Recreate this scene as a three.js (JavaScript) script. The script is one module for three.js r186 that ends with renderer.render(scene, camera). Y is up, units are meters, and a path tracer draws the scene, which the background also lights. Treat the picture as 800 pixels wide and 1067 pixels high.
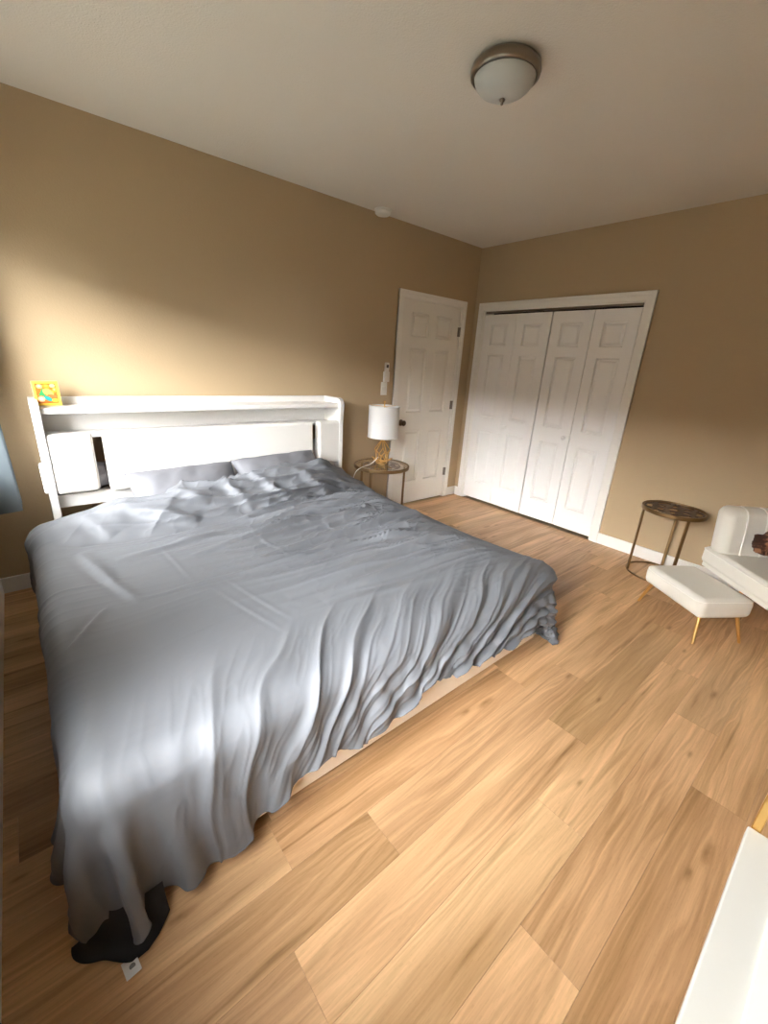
import * as THREE from 'three';
import { RoundedBoxGeometry } from 'three/addons/geometries/RoundedBoxGeometry.js';
import { mergeGeometries, mergeVertices } from 'three/addons/utils/BufferGeometryUtils.js';

// ---------------------------------------------------------------- camera, sky, exposure
const scene = new THREE.Scene();
const camera = new THREE.PerspectiveCamera(2 * Math.atan(533.5 / 437.05) * 180 / Math.PI, 800 / 1067, 0.05, 200);
camera.position.set(-3.8862, 1.4665, 3.1865);
camera.rotation.order = 'YXZ';
camera.rotation.set(-0.3421, -0.716, 0.0599);
const renderer = new THREE.WebGLRenderer({ antialias: true });
renderer.toneMapping = THREE.LinearToneMapping;
renderer.toneMappingExposure = 7.5;
renderer.shadowMap.enabled = true;
// daylight: CIE standard general sky no. 10 (partly cloudy, bright round the veiled sun), white-balanced
{
  const W = 256, Hh = 128, d = new Float32Array(W * Hh * 4), sun = new THREE.Vector3(-1, 0.5, 0.45).normalize(), a = -1, b = -0.55, c = 5, dd = -2.5, e = 0.3;
  for (let j = 0; j < Hh; j++) for (let i = 0; i < W; i++) {
    const up = ((j + 0.5) / Hh - 0.5) * Math.PI, az = ((i + 0.5) / W - 0.5) * 2 * Math.PI, y = Math.max(0.02, Math.sin(up));
    const chi = Math.acos(Math.min(1, Math.max(-1, Math.cos(az) * Math.cos(up) * sun.x + Math.sin(up) * sun.y + Math.sin(az) * Math.cos(up) * sun.z)));
    const L = (1 + a * Math.exp(b / y)) * (1 + c * (Math.exp(dd * chi) - Math.exp(dd * Math.PI / 2)) + e * Math.cos(chi) ** 2), k = (j * W + i) * 4;
    d[k] = L * 0.96; d[k + 1] = L * 0.98; d[k + 2] = L; d[k + 3] = 1;
  }
  const t = new THREE.DataTexture(d, W, Hh, THREE.RGBAFormat, THREE.FloatType); t.mapping = THREE.EquirectangularReflectionMapping; t.magFilter = THREE.LinearFilter; t.needsUpdate = true;
  scene.background = t;
}
scene.backgroundIntensity = 3.05;

// ---------------------------------------------------------------- helpers
function rng(seed) { let a = seed >>> 0; return () => { a = (a + 0x6D2B79F5) >>> 0; let t = a; t = Math.imul(t ^ (t >>> 15), t | 1); t ^= t + Math.imul(t ^ (t >>> 7), t | 61); return ((t ^ (t >>> 14)) >>> 0) / 4294967296; }; }
function hash(ix, iy, s) { let h = (Math.imul(ix, 374761393) + Math.imul(iy, 668265263) + Math.imul(s, 2147483647)) | 0; h = Math.imul(h ^ (h >>> 13), 1274126177); h ^= h >>> 16; return (h >>> 0) / 4294967296; }
function vnoise(x, y, s = 0) {
  const ix = Math.floor(x), iy = Math.floor(y), fx = x - ix, fy = y - iy;
  const u = fx * fx * fx * (fx * (fx * 6 - 15) + 10), v = fy * fy * fy * (fy * (fy * 6 - 15) + 10);
  const a = hash(ix, iy, s), b = hash(ix + 1, iy, s), c = hash(ix, iy + 1, s), d = hash(ix + 1, iy + 1, s);
  return a + (b - a) * u + (c - a) * v + (a - b - c + d) * u * v;
}
function fbm(x, y, s = 0, o = 3) { let r = 0, a = 0.5, t = 0; for (let i = 0; i < o; i++) { r += a * vnoise(x, y, s + i * 17); t += a; x *= 2.03; y *= 2.03; a *= 0.5; } return r / t; }
const clamp = (x, a = 0, b = 1) => Math.min(b, Math.max(a, x));
const smooth = (a, b, x) => { const t = clamp((x - a) / (b - a)); return t * t * (3 - 2 * t); };
const lerp = (a, b, t) => a + (b - a) * t;
function curve(pts, x) {            // smooth interpolation through [x, y] pairs
  if (x <= pts[0][0]) return pts[0][1];
  for (let i = 1; i < pts.length; i++) if (x <= pts[i][0]) return lerp(pts[i - 1][1], pts[i][1], smooth(pts[i - 1][0], pts[i][0], x));
  return pts[pts.length - 1][1];
}
const taken = {};
function numbered(n) { if (!(n in taken)) { taken[n] = 0; return n; } taken[n]++; return n + '_' + String(taken[n]).padStart(3, '0'); }
function tag(o, label, category, group, kind) { o.userData.label = label; if (category) o.userData.category = category; if (group) o.userData.group = group; if (kind) o.userData.kind = kind; return o; }
function obj(name, geos, mat, parent = scene) {
  let g = Array.isArray(geos) ? (geos.length > 1 ? mergeGeometries(geos.map((q) => { const r = q.index ? q.toNonIndexed() : q; for (const k of Object.keys(r.attributes)) if (!['position', 'normal', 'uv'].includes(k)) r.deleteAttribute(k); return r; })) : geos[0]) : geos;
  const m = new THREE.Mesh(g, mat);
  m.name = parent === scene ? numbered(name) : name;
  m.castShadow = m.receiveShadow = true;
  parent.add(m);
  return m;
}
function thing(name, label, category, pos = [0, 0, 0], turn = 0, group, kind) {
  const o = new THREE.Group(); o.name = numbered(name); o.position.set(...pos); o.rotation.y = turn; scene.add(o);
  return tag(o, label, category, group, kind);
}
function part(name, parent) { const o = new THREE.Group(); o.name = name; parent.add(o); return o; }
const struct = (name, geos, mat, label, category) => tag(obj(name, geos, mat), label, category, null, 'structure');
function box(x0, x1, y0, y1, z0, z1) { const g = new THREE.BoxGeometry(x1 - x0, y1 - y0, z1 - z0); g.translate((x0 + x1) / 2, (y0 + y1) / 2, (z0 + z1) / 2); return g; }
function rbox(x0, x1, y0, y1, z0, z1, r = 0.004, s = 3) { const g = new RoundedBoxGeometry(x1 - x0, y1 - y0, z1 - z0, s, Math.min(r, (x1 - x0) / 2.01, (y1 - y0) / 2.01, (z1 - z0) / 2.01)); g.translate((x0 + x1) / 2, (y0 + y1) / 2, (z0 + z1) / 2); return g; }
function rod(a, b, r0, r1 = r0, seg = 14) {
  const A = new THREE.Vector3(...a), B = new THREE.Vector3(...b), d = B.clone().sub(A);
  const g = new THREE.CylinderGeometry(r1, r0, d.length(), seg, 1);
  g.applyQuaternion(new THREE.Quaternion().setFromUnitVectors(new THREE.Vector3(0, 1, 0), d.normalize()));
  g.translate((A.x + B.x) / 2, (A.y + B.y) / 2, (A.z + B.z) / 2); return g;
}
function tube(pts, r, seg = 60, rad = 8, closed = false) { return new THREE.TubeGeometry(new THREE.CatmullRomCurve3(pts.map((p) => new THREE.Vector3(...p)), closed), seg, r, rad, closed); }
function lathe(pts, seg = 48) { return new THREE.LatheGeometry(pts.map(([r, y]) => new THREE.Vector2(r, y)), seg); }
function circlePath(cx, cy, r, cls = THREE.Path) { const p = new cls(); p.absarc(cx, cy, r, 0, Math.PI * 2, false); return p; }
function rectPath(x0, y0, x1, y1, cls = THREE.Path) { const p = new cls(); p.moveTo(x0, y0); p.lineTo(x1, y0); p.lineTo(x1, y1); p.lineTo(x0, y1); p.closePath(); return p; }
function extrude(shape, depth, bevel = 0, seg = 24) { return new THREE.ExtrudeGeometry(shape, { depth, bevelEnabled: bevel > 0, bevelThickness: bevel, bevelSize: bevel, bevelOffset: -bevel, bevelSegments: 2, curveSegments: seg }); }
function data(w, h, f, srgb) {
  const d = new Uint8Array(w * h * 4);
  for (let j = 0; j < h; j++) for (let i = 0; i < w; i++) { const c = f(i, j), k = (j * w + i) * 4; d[k] = c[0]; d[k + 1] = c[1]; d[k + 2] = c[2]; d[k + 3] = 255; }
  const t = new THREE.DataTexture(d, w, h); t.magFilter = THREE.LinearFilter; t.minFilter = THREE.LinearMipmapLinearFilter; t.generateMipmaps = true; t.wrapS = t.wrapT = THREE.RepeatWrapping;
  if (srgb) t.colorSpace = THREE.SRGBColorSpace; t.needsUpdate = true; return t;
}

// ---------------------------------------------------------------- materials
const stipple = data(256, 256, (i, j) => { const v = 255 * (0.55 * vnoise(i / 4, j / 4, 3) + 0.45 * vnoise(i / 1.6, j / 1.6, 9)); return [v, v, v]; });
stipple.repeat.set(3, 3);
const weave = data(256, 256, (i, j) => { const v = 128 + 60 * Math.sin(i * Math.PI / 2) * Math.sin(j * Math.PI / 2) + 60 * (vnoise(i / 3, j / 3, 5) - 0.5); return [v, v, v]; });
weave.repeat.set(30, 30);
const std = (o) => new THREE.MeshStandardMaterial(o);
const phys = (o) => new THREE.MeshPhysicalMaterial(o);
const M = {
  wall: std({ color: '#baa381', roughness: 0.85, bumpMap: stipple, bumpScale: 0.0007 }),
  ceiling: std({ color: '#ded7cc', roughness: 0.95, bumpMap: stipple, bumpScale: 0.0012 }),
  trim: std({ color: '#efebe3', roughness: 0.42 }),
  doorPaint: std({ color: '#ece7dd', roughness: 0.45 }),
  closetPaint: std({ color: '#f1eeea', roughness: 0.42 }),
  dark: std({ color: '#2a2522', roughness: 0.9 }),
  subfloor: std({ color: '#4a3422', roughness: 0.9 }),
  whiteLac: phys({ color: '#e6e3de', roughness: 0.35, clearcoat: 0.3, clearcoatRoughness: 0.3 }),
  leather: phys({ color: '#dcd8d1', roughness: 0.5, sheen: 0.2, sheenRoughness: 0.5 }),
  frameCream: std({ color: '#f5e7d2', roughness: 0.5 }),
  gold: std({ color: '#b8935a', roughness: 0.32, metalness: 1 }),
  goldBright: std({ color: '#eac078', roughness: 0.3, metalness: 1 }),
  brass: std({ color: '#8d7350', roughness: 0.38, metalness: 0.9 }),
  fretBrown: std({ color: '#4a3222', roughness: 0.45 }),
  nickel: std({ color: '#8c8276', roughness: 0.28, metalness: 1 }),
  knobDark: std({ color: '#6a5c4c', roughness: 0.3, metalness: 1 }),
  frost: phys({ color: '#d8dad6', roughness: 0.4, transmission: 0.25, thickness: 0 }),
  shade: phys({ color: '#efedea', roughness: 0.95, transmission: 0.35, thickness: 0, side: THREE.DoubleSide }),
  duvet: phys({ color: '#6a6c70', roughness: 0.62, sheen: 0.25, sheenRoughness: 0.45, sheenColor: new THREE.Color('#b4b4b8'), side: THREE.DoubleSide }),
  pillow: phys({ color: '#69696d', roughness: 0.65, sheen: 0.3, sheenRoughness: 0.5, sheenColor: new THREE.Color('#aeb4bd') }),
  black: std({ color: '#15161a', roughness: 0.9, side: THREE.DoubleSide }),
  mattress: std({ color: '#d9d8d5', roughness: 0.9 }),
  cream: phys({ color: '#dfd9cc', roughness: 0.8, sheen: 0.4, sheenRoughness: 0.5, bumpMap: weave, bumpScale: 0.0004 }),
  piping: std({ color: '#eee9dd', roughness: 0.7 }),
  plastic: std({ color: '#efece4', roughness: 0.45 }),
  screen: std({ color: '#4b4640', roughness: 0.3 }),
  glass: phys({ color: '#ffffff', roughness: 0, transmission: 1, thickness: 0, ior: 1.45 }),
  curtain: phys({ color: '#6b767c', roughness: 0.95, transmission: 0.15, thickness: 0, side: THREE.DoubleSide }),
  brownCloth: std({ roughness: 0.95, map: data(128, 128, (i, j) => { const n = fbm(i / 9, j / 14, 201, 3), q = smooth(0.35, 0.65, n); return [lerp(58, 150, q), lerp(32, 104, q), lerp(20, 74, q)]; }, true) }),
  greyCloth: std({ color: '#8b8a8e', roughness: 0.9 }),
  deskWhite: phys({ color: '#d5d4cd', roughness: 0.4, clearcoat: 0.2 }),
  paper: std({ color: '#e9e9e5', roughness: 0.7 }),
  lawn: std({ color: '#5f6357', roughness: 1 }),
  siding: std({ color: '#736f69', roughness: 0.9 }),
  roofing: std({ color: '#56524f', roughness: 0.9 }),
  tagWhite: std({ color: '#e9e9e7', roughness: 0.6, side: THREE.DoubleSide }),
  tagInk: std({ color: '#77767a', roughness: 0.7, side: THREE.DoubleSide }),
};

// ---------------------------------------------------------------- room
const XL = -4.18, ZF = 3.8, H = 2.618, T = 0.16;
const uvm = (g) => { const p = g.attributes.position, n = g.attributes.normal, u = new Float32Array(p.count * 2); for (let i = 0; i < p.count; i++) { const ax = Math.abs(n.getX(i)), ay = Math.abs(n.getY(i)), az = Math.abs(n.getZ(i)); const a = ax > ay && ax > az ? [p.getZ(i), p.getY(i)] : ay > az ? [p.getX(i), p.getZ(i)] : [p.getX(i), p.getY(i)]; u[2 * i] = a[0]; u[2 * i + 1] = a[1]; } g.setAttribute('uv', new THREE.BufferAttribute(u, 2)); return g; };

// floor of separate planks, running along x
{
  const PL = 1.275, PW = 0.171;
  const variants = [];
  for (let k = 0; k < 12; k++) {
    const R = rng(100 + k * 7), s = 50 + k * 31;
    const tone = 0.965 + 0.075 * R(), warm = 0.985 + 0.03 * R();
    const vc = PW * (0.2 + 0.6 * R()), uc = PL * (0.15 + 0.7 * R()), bend = 0.03 + 0.06 * R(), ringK = 55 + 40 * R();
    const knots = []; const nk = R() < 0.55 ? 1 + (R() < 0.3 ? 1 : 0) : 0; for (let q = 0; q < nk; q++) knots.push([PL * R(), PW * (0.15 + 0.7 * R()), 0.006 + 0.008 * R()]);
    const streaks = []; const ns = 1 + Math.floor(R() * 3); for (let q = 0; q < ns; q++) streaks.push([PL * R(), PW * R(), 0.08 + 0.22 * R(), 0.003 + 0.006 * R(), 0.35 + 0.5 * R()]);
    const map = data(1024, 144, (i, j) => {
      const u = i / 1024 * PL, v = j / 144 * PW;
      let kd = 0, wv = v;
      for (const [ku, kv, kr] of knots) { const du = (u - ku) / 3.2, dv = v - kv, d = Math.hypot(du, dv); kd += Math.exp(-(d * d) / (kr * kr)); wv += 0.9 * kr * Math.sign(dv || 1) * Math.exp(-(d * d) / (kr * kr * 9)) * 0.6; }
      const warp = 0.018 * (fbm(u * 2.1, wv * 9, s, 3) - 0.5);
      const rq = ringK * (Math.abs(wv - vc + 1.6 * warp) + bend * (u - uc) * (u - uc) * 0.9 + 0.02 * fbm(u * 5, v * 30, s + 3, 2)), ring = 2.4 * (fbm(rq * 1.7, u * 1.3, s + 5, 2) - 0.5);
      const fine = fbm(u * 9, v * 420, s + 11, 2) - 0.5, mid = fbm(u * 2.2, v * 70 + 3 * warp * 100, s + 21, 3) - 0.5, pore = vnoise(u * 60, v * 900, s + 31);
      const blot = fbm(u * 1.6, v * 7, s + 41, 2) - 0.5;
      let t = 0.13 * ring * smooth(0.36, 0.62, fbm(u * 1.7, v * 10, s + 77, 2)) + 0.13 * fine + 0.26 * mid + 0.42 * blot - (pore > 0.82 ? 0.05 : 0);
      for (const [su, sv, sl, sw, sa] of streaks) { const dv = v - sv - 0.012 * (fbm(u * 4, 0.5, s + 61, 2) - 0.5); t -= sa * 0.55 * Math.exp(-((u - su) ** 2) / (sl * sl)) * Math.exp(-(dv * dv) / (sw * sw)) * (0.4 + 0.9 * fbm(u * 14, v * 120, s + 67, 2)); }
      t -= 0.38 * Math.min(1, kd) * (0.6 + 0.7 * fbm(u * 40, v * 90, s + 71, 2));
      const f = tone * (1 + t * 0.62);
      const sat = 1 + clamp(-t, 0, 0.8) * 0.25;
      return [clamp(203 * f, 0, 255), clamp(162 * f * Math.pow(f / tone, 0.18) / warm, 0, 255), clamp(119 * f * Math.pow(f / tone, 0.3) / (warm * sat), 0, 255)];
    }, true);
    variants.push(std({ map, roughness: 0.42, bumpMap: map, bumpScale: 0.0002 }));
  }
  const floor = struct('floor', box(XL - T, T, -0.12, -0.012, -T, ZF + T), M.subfloor, 'honey oak plank floor running towards the closet', 'floor');
  const R = rng(4242), known = { 17: -3.064, 15: -2.313, 16: -2.693, 18: -2.165, 14: -3.215 };
  function plankGeo(x0, x1, z0, z1, uo, flip) {
    const b = 0.0006, gp = 0.0002, y = 0, yb = -0.011, X0 = x0 + gp, X1 = x1 - gp, Z0 = z0 + gp, Z1 = z1 - gp;
    const P = [[X0, yb, Z0], [X1, yb, Z0], [X1, yb, Z1], [X0, yb, Z1], [X0, y - b, Z0], [X1, y - b, Z0], [X1, y - b, Z1], [X0, y - b, Z1], [X0 + b, y, Z0 + b], [X1 - b, y, Z0 + b], [X1 - b, y, Z1 - b], [X0 + b, y, Z1 - b]];
    const quads = [[8, 11, 10, 9], [4, 8, 9, 5], [5, 9, 10, 6], [6, 10, 11, 7], [7, 11, 8, 4], [0, 4, 5, 1], [1, 5, 6, 2], [2, 6, 7, 3], [3, 7, 4, 0]];
    const pos = [], uv = [];
    for (const [a, c, d, e] of quads) for (const q of [a, c, d, a, d, e]) { const p = P[q]; pos.push(...p); let u = (p[0] - uo) / PL, v = (p[2] - z0) / PW; if (flip) { u = 1 - u; v = 1 - v; } uv.push(u, v); }
    const g = new THREE.BufferGeometry(); g.setAttribute('position', new THREE.Float32BufferAttribute(pos, 3)); g.setAttribute('uv', new THREE.Float32BufferAttribute(uv, 2)); g.computeVertexNormals(); return g;
  }
  let last = -1;
  for (let r = -1; r < 23; r++) {
    const z0 = 2.932 + (r - 17) * PW, z1 = z0 + PW;
    const za = Math.max(0, z0), zb = Math.min(ZF, z1); if (zb - za < 0.01) continue;
    let x = (known[r] ?? (XL + PL * R())); while (x > XL) x -= PL;
    for (; x < 0; x += PL) {
      const xa = Math.max(XL, x), xb = Math.min(0, x + PL); if (xb - xa < 0.01) continue;
      let v; do { v = Math.floor(R() * variants.length); } while (v === last); last = v;
      obj('plank', plankGeo(xa, xb, za, zb, x, R() < 0.5), variants[v], floor);
    }
  }
}
struct('ceiling', uvm(box(XL - T, T, H, H + T, -T, ZF + T)), M.ceiling, 'plain off-white ceiling', 'ceiling');
// headboard wall with the door opening
const DX0 = -1.032, DX1 = -0.218, DH = 2.04;           // door opening
{
  const s = rectPath(XL - T, 0, T, H, THREE.Shape); s.holes.push(rectPath(DX0, 0, DX1, DH));
  const g = extrude(s, T); g.translate(0, 0, -T); struct('wall_back', uvm(g), M.wall, 'tan painted wall behind the bed headboard', 'wall');
  struct('wall_hall', box(DX0 - 0.1, DX1 + 0.1, 0, DH + 0.1, -T - 0.05, -T - 0.002), M.dark, 'dark hallway backing behind the room door', 'wall');
}
// closet wall
const CZ0 = 0.135, CZ1 = 1.69, CH = 2.035;
{
  const s = rectPath(0, 0, ZF, H, THREE.Shape); s.holes.push(rectPath(CZ0, 0, CZ1, CH));
  const g = extrude(s, T); g.rotateY(-Math.PI / 2); g.translate(T, 0, 0); struct('wall_right', uvm(g), M.wall, 'tan painted wall around the closet', 'wall');
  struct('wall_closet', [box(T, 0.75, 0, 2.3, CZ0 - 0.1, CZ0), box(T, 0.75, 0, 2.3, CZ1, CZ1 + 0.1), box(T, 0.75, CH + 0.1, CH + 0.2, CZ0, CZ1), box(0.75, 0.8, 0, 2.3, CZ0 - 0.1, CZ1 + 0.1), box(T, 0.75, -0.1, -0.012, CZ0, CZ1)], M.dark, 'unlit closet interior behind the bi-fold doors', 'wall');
}
// window wall
const WIN = [[0.34, 1.36, 0.84], [2.2, 3.16, 0.67]], WY1 = 2.0;
{
  const s = rectPath(-T, 0, ZF + T, H, THREE.Shape); for (const [a, b, y] of WIN) s.holes.push(rectPath(a, y, b, WY1));
  const g = extrude(s, T); g.rotateY(-Math.PI / 2); g.translate(XL, 0, 0); struct('wall_left', uvm(g), M.wall, 'tan painted wall with the two windows', 'wall');
}
struct('wall_front', uvm(box(XL - T, T, 0, H, ZF, ZF + T)), M.wall, 'tan painted wall behind the desk', 'wall');
WIN.forEach(([a, b, WY0], i) => {
  const w = thing('window_' + (i + 1), i ? 'white double-hung window beside the foot of the bed' : 'white double-hung window beside the headboard', 'window', [0, 0, 0], 0, null, 'structure');
  const c = 0.07, x = XL;
  obj('casing', [rbox(x, x + 0.018, WY0 - 0.02, WY1 + c, a - c, a), rbox(x, x + 0.018, WY0 - 0.02, WY1 + c, b, b + c), rbox(x, x + 0.018, WY1, WY1 + c, a, b)], M.trim, w);
  obj('sill', rbox(x - 0.1, x + 0.045, WY0 - 0.03, WY0, a - 0.09, b + 0.09), M.trim, w);
  const ym = (WY0 + WY1) / 2, f = 0.04;
  for (const [y0, y1, dx] of [[WY0, ym + 0.02, -0.06], [ym - 0.02, WY1, -0.1]]) {
    const sash = obj('sash', [box(x + dx - 0.03, x + dx, y0, y1, a, a + f), box(x + dx - 0.03, x + dx, y0, y1, b - f, b), box(x + dx - 0.03, x + dx, y0, y0 + f, a + f, b - f), box(x + dx - 0.03, x + dx, y1 - f, y1, a + f, b - f)], M.trim, w);
    obj('pane', box(x + dx - 0.017, x + dx - 0.013, y0 + f, y1 - f, a + f, b - f), M.glass, sash);
  }
});
// baseboards
{
  const bb = (x0, x1, z0, z1) => [rbox(x0, x1, 0, 0.1, z0, z1, 0.004), rbox(x0 === 0 || x0 < XL + 0.001 ? x0 : x0, x1, 0.085, 0.092, z0, z1, 0.001)];
  struct('baseboard_back', [rbox(XL, -1.095, 0, 0.1, 0, 0.014), rbox(-0.155, 0, 0, 0.1, 0, 0.014)], M.trim, 'white baseboard along the headboard wall', 'baseboard');
  struct('baseboard_right', [rbox(-0.014, 0, 0, 0.1, 0.014, 0.0645), rbox(-0.014, 0, 0, 0.1, 1.7586, ZF)], M.trim, 'white baseboard along the closet wall', 'baseboard');
  struct('baseboard_left', [rbox(XL, XL + 0.014, 0, 0.1, 0.014, ZF)], M.trim, 'white baseboard under the windows', 'baseboard');
  struct('baseboard_front', [rbox(XL + 0.014, -0.014, 0, 0.1, ZF - 0.014, ZF)], M.trim, 'white baseboard behind the desk', 'baseboard');
}
// casings: a flat board with a raised outer band
function casing(a0, a1, top, w) { // in (u, y): opening a0..a1, height top, width w; extruded towards +depth
  const s = new THREE.Shape(); s.moveTo(a0 - w, 0); s.lineTo(a0 - w, top + w); s.lineTo(a1 + w, top + w); s.lineTo(a1 + w, 0); s.lineTo(a1, 0); s.lineTo(a1, top); s.lineTo(a0, top); s.lineTo(a0, 0); s.closePath();
  const g1 = extrude(s, 0.01, 0.003);
  const b = w * 0.45, s2 = new THREE.Shape(); const e = w;
  s2.moveTo(a0 - e, 0); s2.lineTo(a0 - e, top + e); s2.lineTo(a1 + e, top + e); s2.lineTo(a1 + e, 0); s2.lineTo(a1 + e - b, 0); s2.lineTo(a1 + e - b, top + e - b); s2.lineTo(a0 - e + b, top + e - b); s2.lineTo(a0 - e + b, 0); s2.closePath();
  const g2 = extrude(s2, 0.018, 0.003);
  return [g1, g2];
}
{
  const t1 = struct('trim_1', [...casing(DX0, DX1, DH, 0.0625), box(DX0, DX0 + 0.004, 0, DH, -0.14, 0), box(DX1 - 0.004, DX1, 0, DH, -0.14, 0), box(DX0, DX1, DH - 0.004, DH, -0.14, 0)], M.trim, 'white casing around the six-panel room door', 'trim');
  const gs = [...casing(CZ0, CZ1, CH, 0.069), box(CZ0, CZ0 + 0.012, 0, CH, -0.14, 0), box(CZ1 - 0.012, CZ1, 0, CH, -0.14, 0), box(CZ0, CZ1, CH - 0.012, CH, -0.14, 0)].map((g) => { const q = g.index ? g.toNonIndexed() : g; q.rotateY(-Math.PI / 2); return q; });
  struct('trim_2', gs, M.trim, 'white casing around the bi-fold closet doors', 'trim');
}
// moulded door leaf: local x 0..w, y 0..h, front face at z = 0, facing +z
function leafParts(parent, w, h, t, panels, mat) {
  const rec = 0.015, s = rectPath(0, 0, w, h, THREE.Shape);
  for (const [x0, y0, x1, y1] of panels) s.holes.push(rectPath(x0, y0, x1, y1));
  const g = extrude(s, rec); g.translate(0, 0, -rec);
  const back = box(0, w, 0, h, -t, -rec);
  const lf = obj('leaf', [g, back], mat, parent);
  for (const [x0, y0, x1, y1] of panels) {
    const gs = [];
    // sloped moulding from face down to the recess, then the raised field
    const ring = (o0, z0, o1, z1) => { const A = [[x0 + o0, y0 + o0], [x1 - o0, y0 + o0], [x1 - o0, y1 - o0], [x0 + o0, y1 - o0]], B = [[x0 + o1, y0 + o1], [x1 - o1, y0 + o1], [x1 - o1, y1 - o1], [x0 + o1, y1 - o1]]; const pos = []; for (let i = 0; i < 4; i++) { const j = (i + 1) % 4; const a = [...A[i], z0], b = [...A[j], z0], c = [...B[j], z1], d = [...B[i], z1]; pos.push(...a, ...b, ...c, ...a, ...c, ...d); } const q = new THREE.BufferGeometry(); q.setAttribute('position', new THREE.Float32BufferAttribute(pos, 3)); q.setAttribute('uv', new THREE.Float32BufferAttribute(new Float32Array(pos.length / 3 * 2), 2)); q.computeVertexNormals(); return q; };
    gs.push(ring(0, 0, 0.004, 0.0012), ring(0.004, 0.0012, 0.013, -rec + 0.001), ring(0.013, -rec + 0.001, 0.022, -rec + 0.001), ring(0.022, -rec + 0.001, 0.038, -0.002));
    const e = 0.038, f = new THREE.PlaneGeometry(x1 - x0 - 2 * e, y1 - y0 - 2 * e); f.translate((x0 + x1) / 2, (y0 + y1) / 2, -0.002); gs.push(f);
    obj('panel', gs, mat, lf);
  }
  return lf;
}
// room door
{
  const d = thing('door_1', 'white six-panel room door beside the bed lamp, closed', 'door', [DX0 + 0.005, 0.014, 0.0], 0, null, 'structure');
  const w = DX1 - DX0 - 0.01, h = DH - 0.02, st = 0.118, mid = 0.1, pw = (w - 2 * st - mid) / 2, P = [];
  for (const [y0, y1] of [[0.24, 0.80], [0.98, 1.60], [1.70, 1.92]]) { P.push([st, y0, st + pw, y1], [st + pw + mid, y0, w - st, y1]); }
  leafParts(d, w, h, 0.035, P, M.doorPaint);
  const k = lathe([[0, 0.062], [0.018, 0.06], [0.027, 0.05], [0.027, 0.04], [0.012, 0.03], [0.011, 0.012], [0.03, 0.008], [0.032, 0]], 28); k.rotateX(Math.PI / 2); k.translate(0.066, 0.885, 0); obj('knob', k, M.knobDark, d);
  for (const y of [1.795, 1.05, 0.295]) obj('hinge', [rod([w + 0.006, y - 0.045, 0.007], [w + 0.006, y + 0.045, 0.007], 0.0075), rbox(w - 0.022, w + 0.03, y - 0.045, y + 0.045, -0.002, 0.0018, 0.001)], M.nickel, d);
}
// bi-fold closet doors: four leaves
{
  const d = thing('door_2', 'white four-leaf bi-fold closet doors with small round knobs', 'door', [0, 0, 0], 0, null, 'structure');
  const g0 = 0.014, zA = CZ0 + 0.012 + 0.004, zB = CZ1 - 0.012 - 0.004, w = (zB - zA - 0.009) / 4 - 0.0035, h = 1.964, st = 0.085;
  const P = [[st, 0.19, w - st, 0.80], [st, 0.93, w - st, 1.58], [st, 1.66, w - st, 1.87]];
  const fold = 0.028; // slight fold of each pair
  for (let i = 0; i < 4; i++) {
    const grp = part('door_leaf', d);
    const zs = i < 2 ? zA + i * (w + 0.004) : zB - (4 - i) * (w + 0.006) + 0.006;
    const a = (i % 2 === 0 ? 1 : -1) * fold * (i < 2 ? 1 : 0.8);
    const tmp = part('tmp', d); const lf = leafParts(tmp, w, h, 0.03, P, M.closetPaint); d.remove(tmp);
    const kn = i === 1 || i === 2 ? lathe([[0, 0.034], [0.012, 0.033], [0.021, 0.026], [0.019, 0.019], [0.008, 0.012], [0.008, 0.004], [0.013, 0]], 24) : null;
    if (kn) { kn.rotateX(Math.PI / 2); kn.translate(i === 1 ? 0.05 : w - 0.05, 0.862, 0); }
    const place = (g) => { g.translate(-w / 2, 0, 0); g.rotateY(-Math.PI / 2 + a); g.translate(0.012 - w / 2 * Math.sin(Math.abs(a)), 0.028, zs + w / 2); return g; };
    const m = obj('leaf', place(lf.geometry), M.closetPaint, grp);
    for (const c of [...lf.children]) obj('panel', place(c.geometry), M.closetPaint, grp);
    if (kn) obj('knob', place(kn), M.closetPaint, grp);
  }
  obj('track', box(0.002, 0.03, CH - 0.03, CH - 0.012, zA, zB), M.nickel, d);
}

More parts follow.
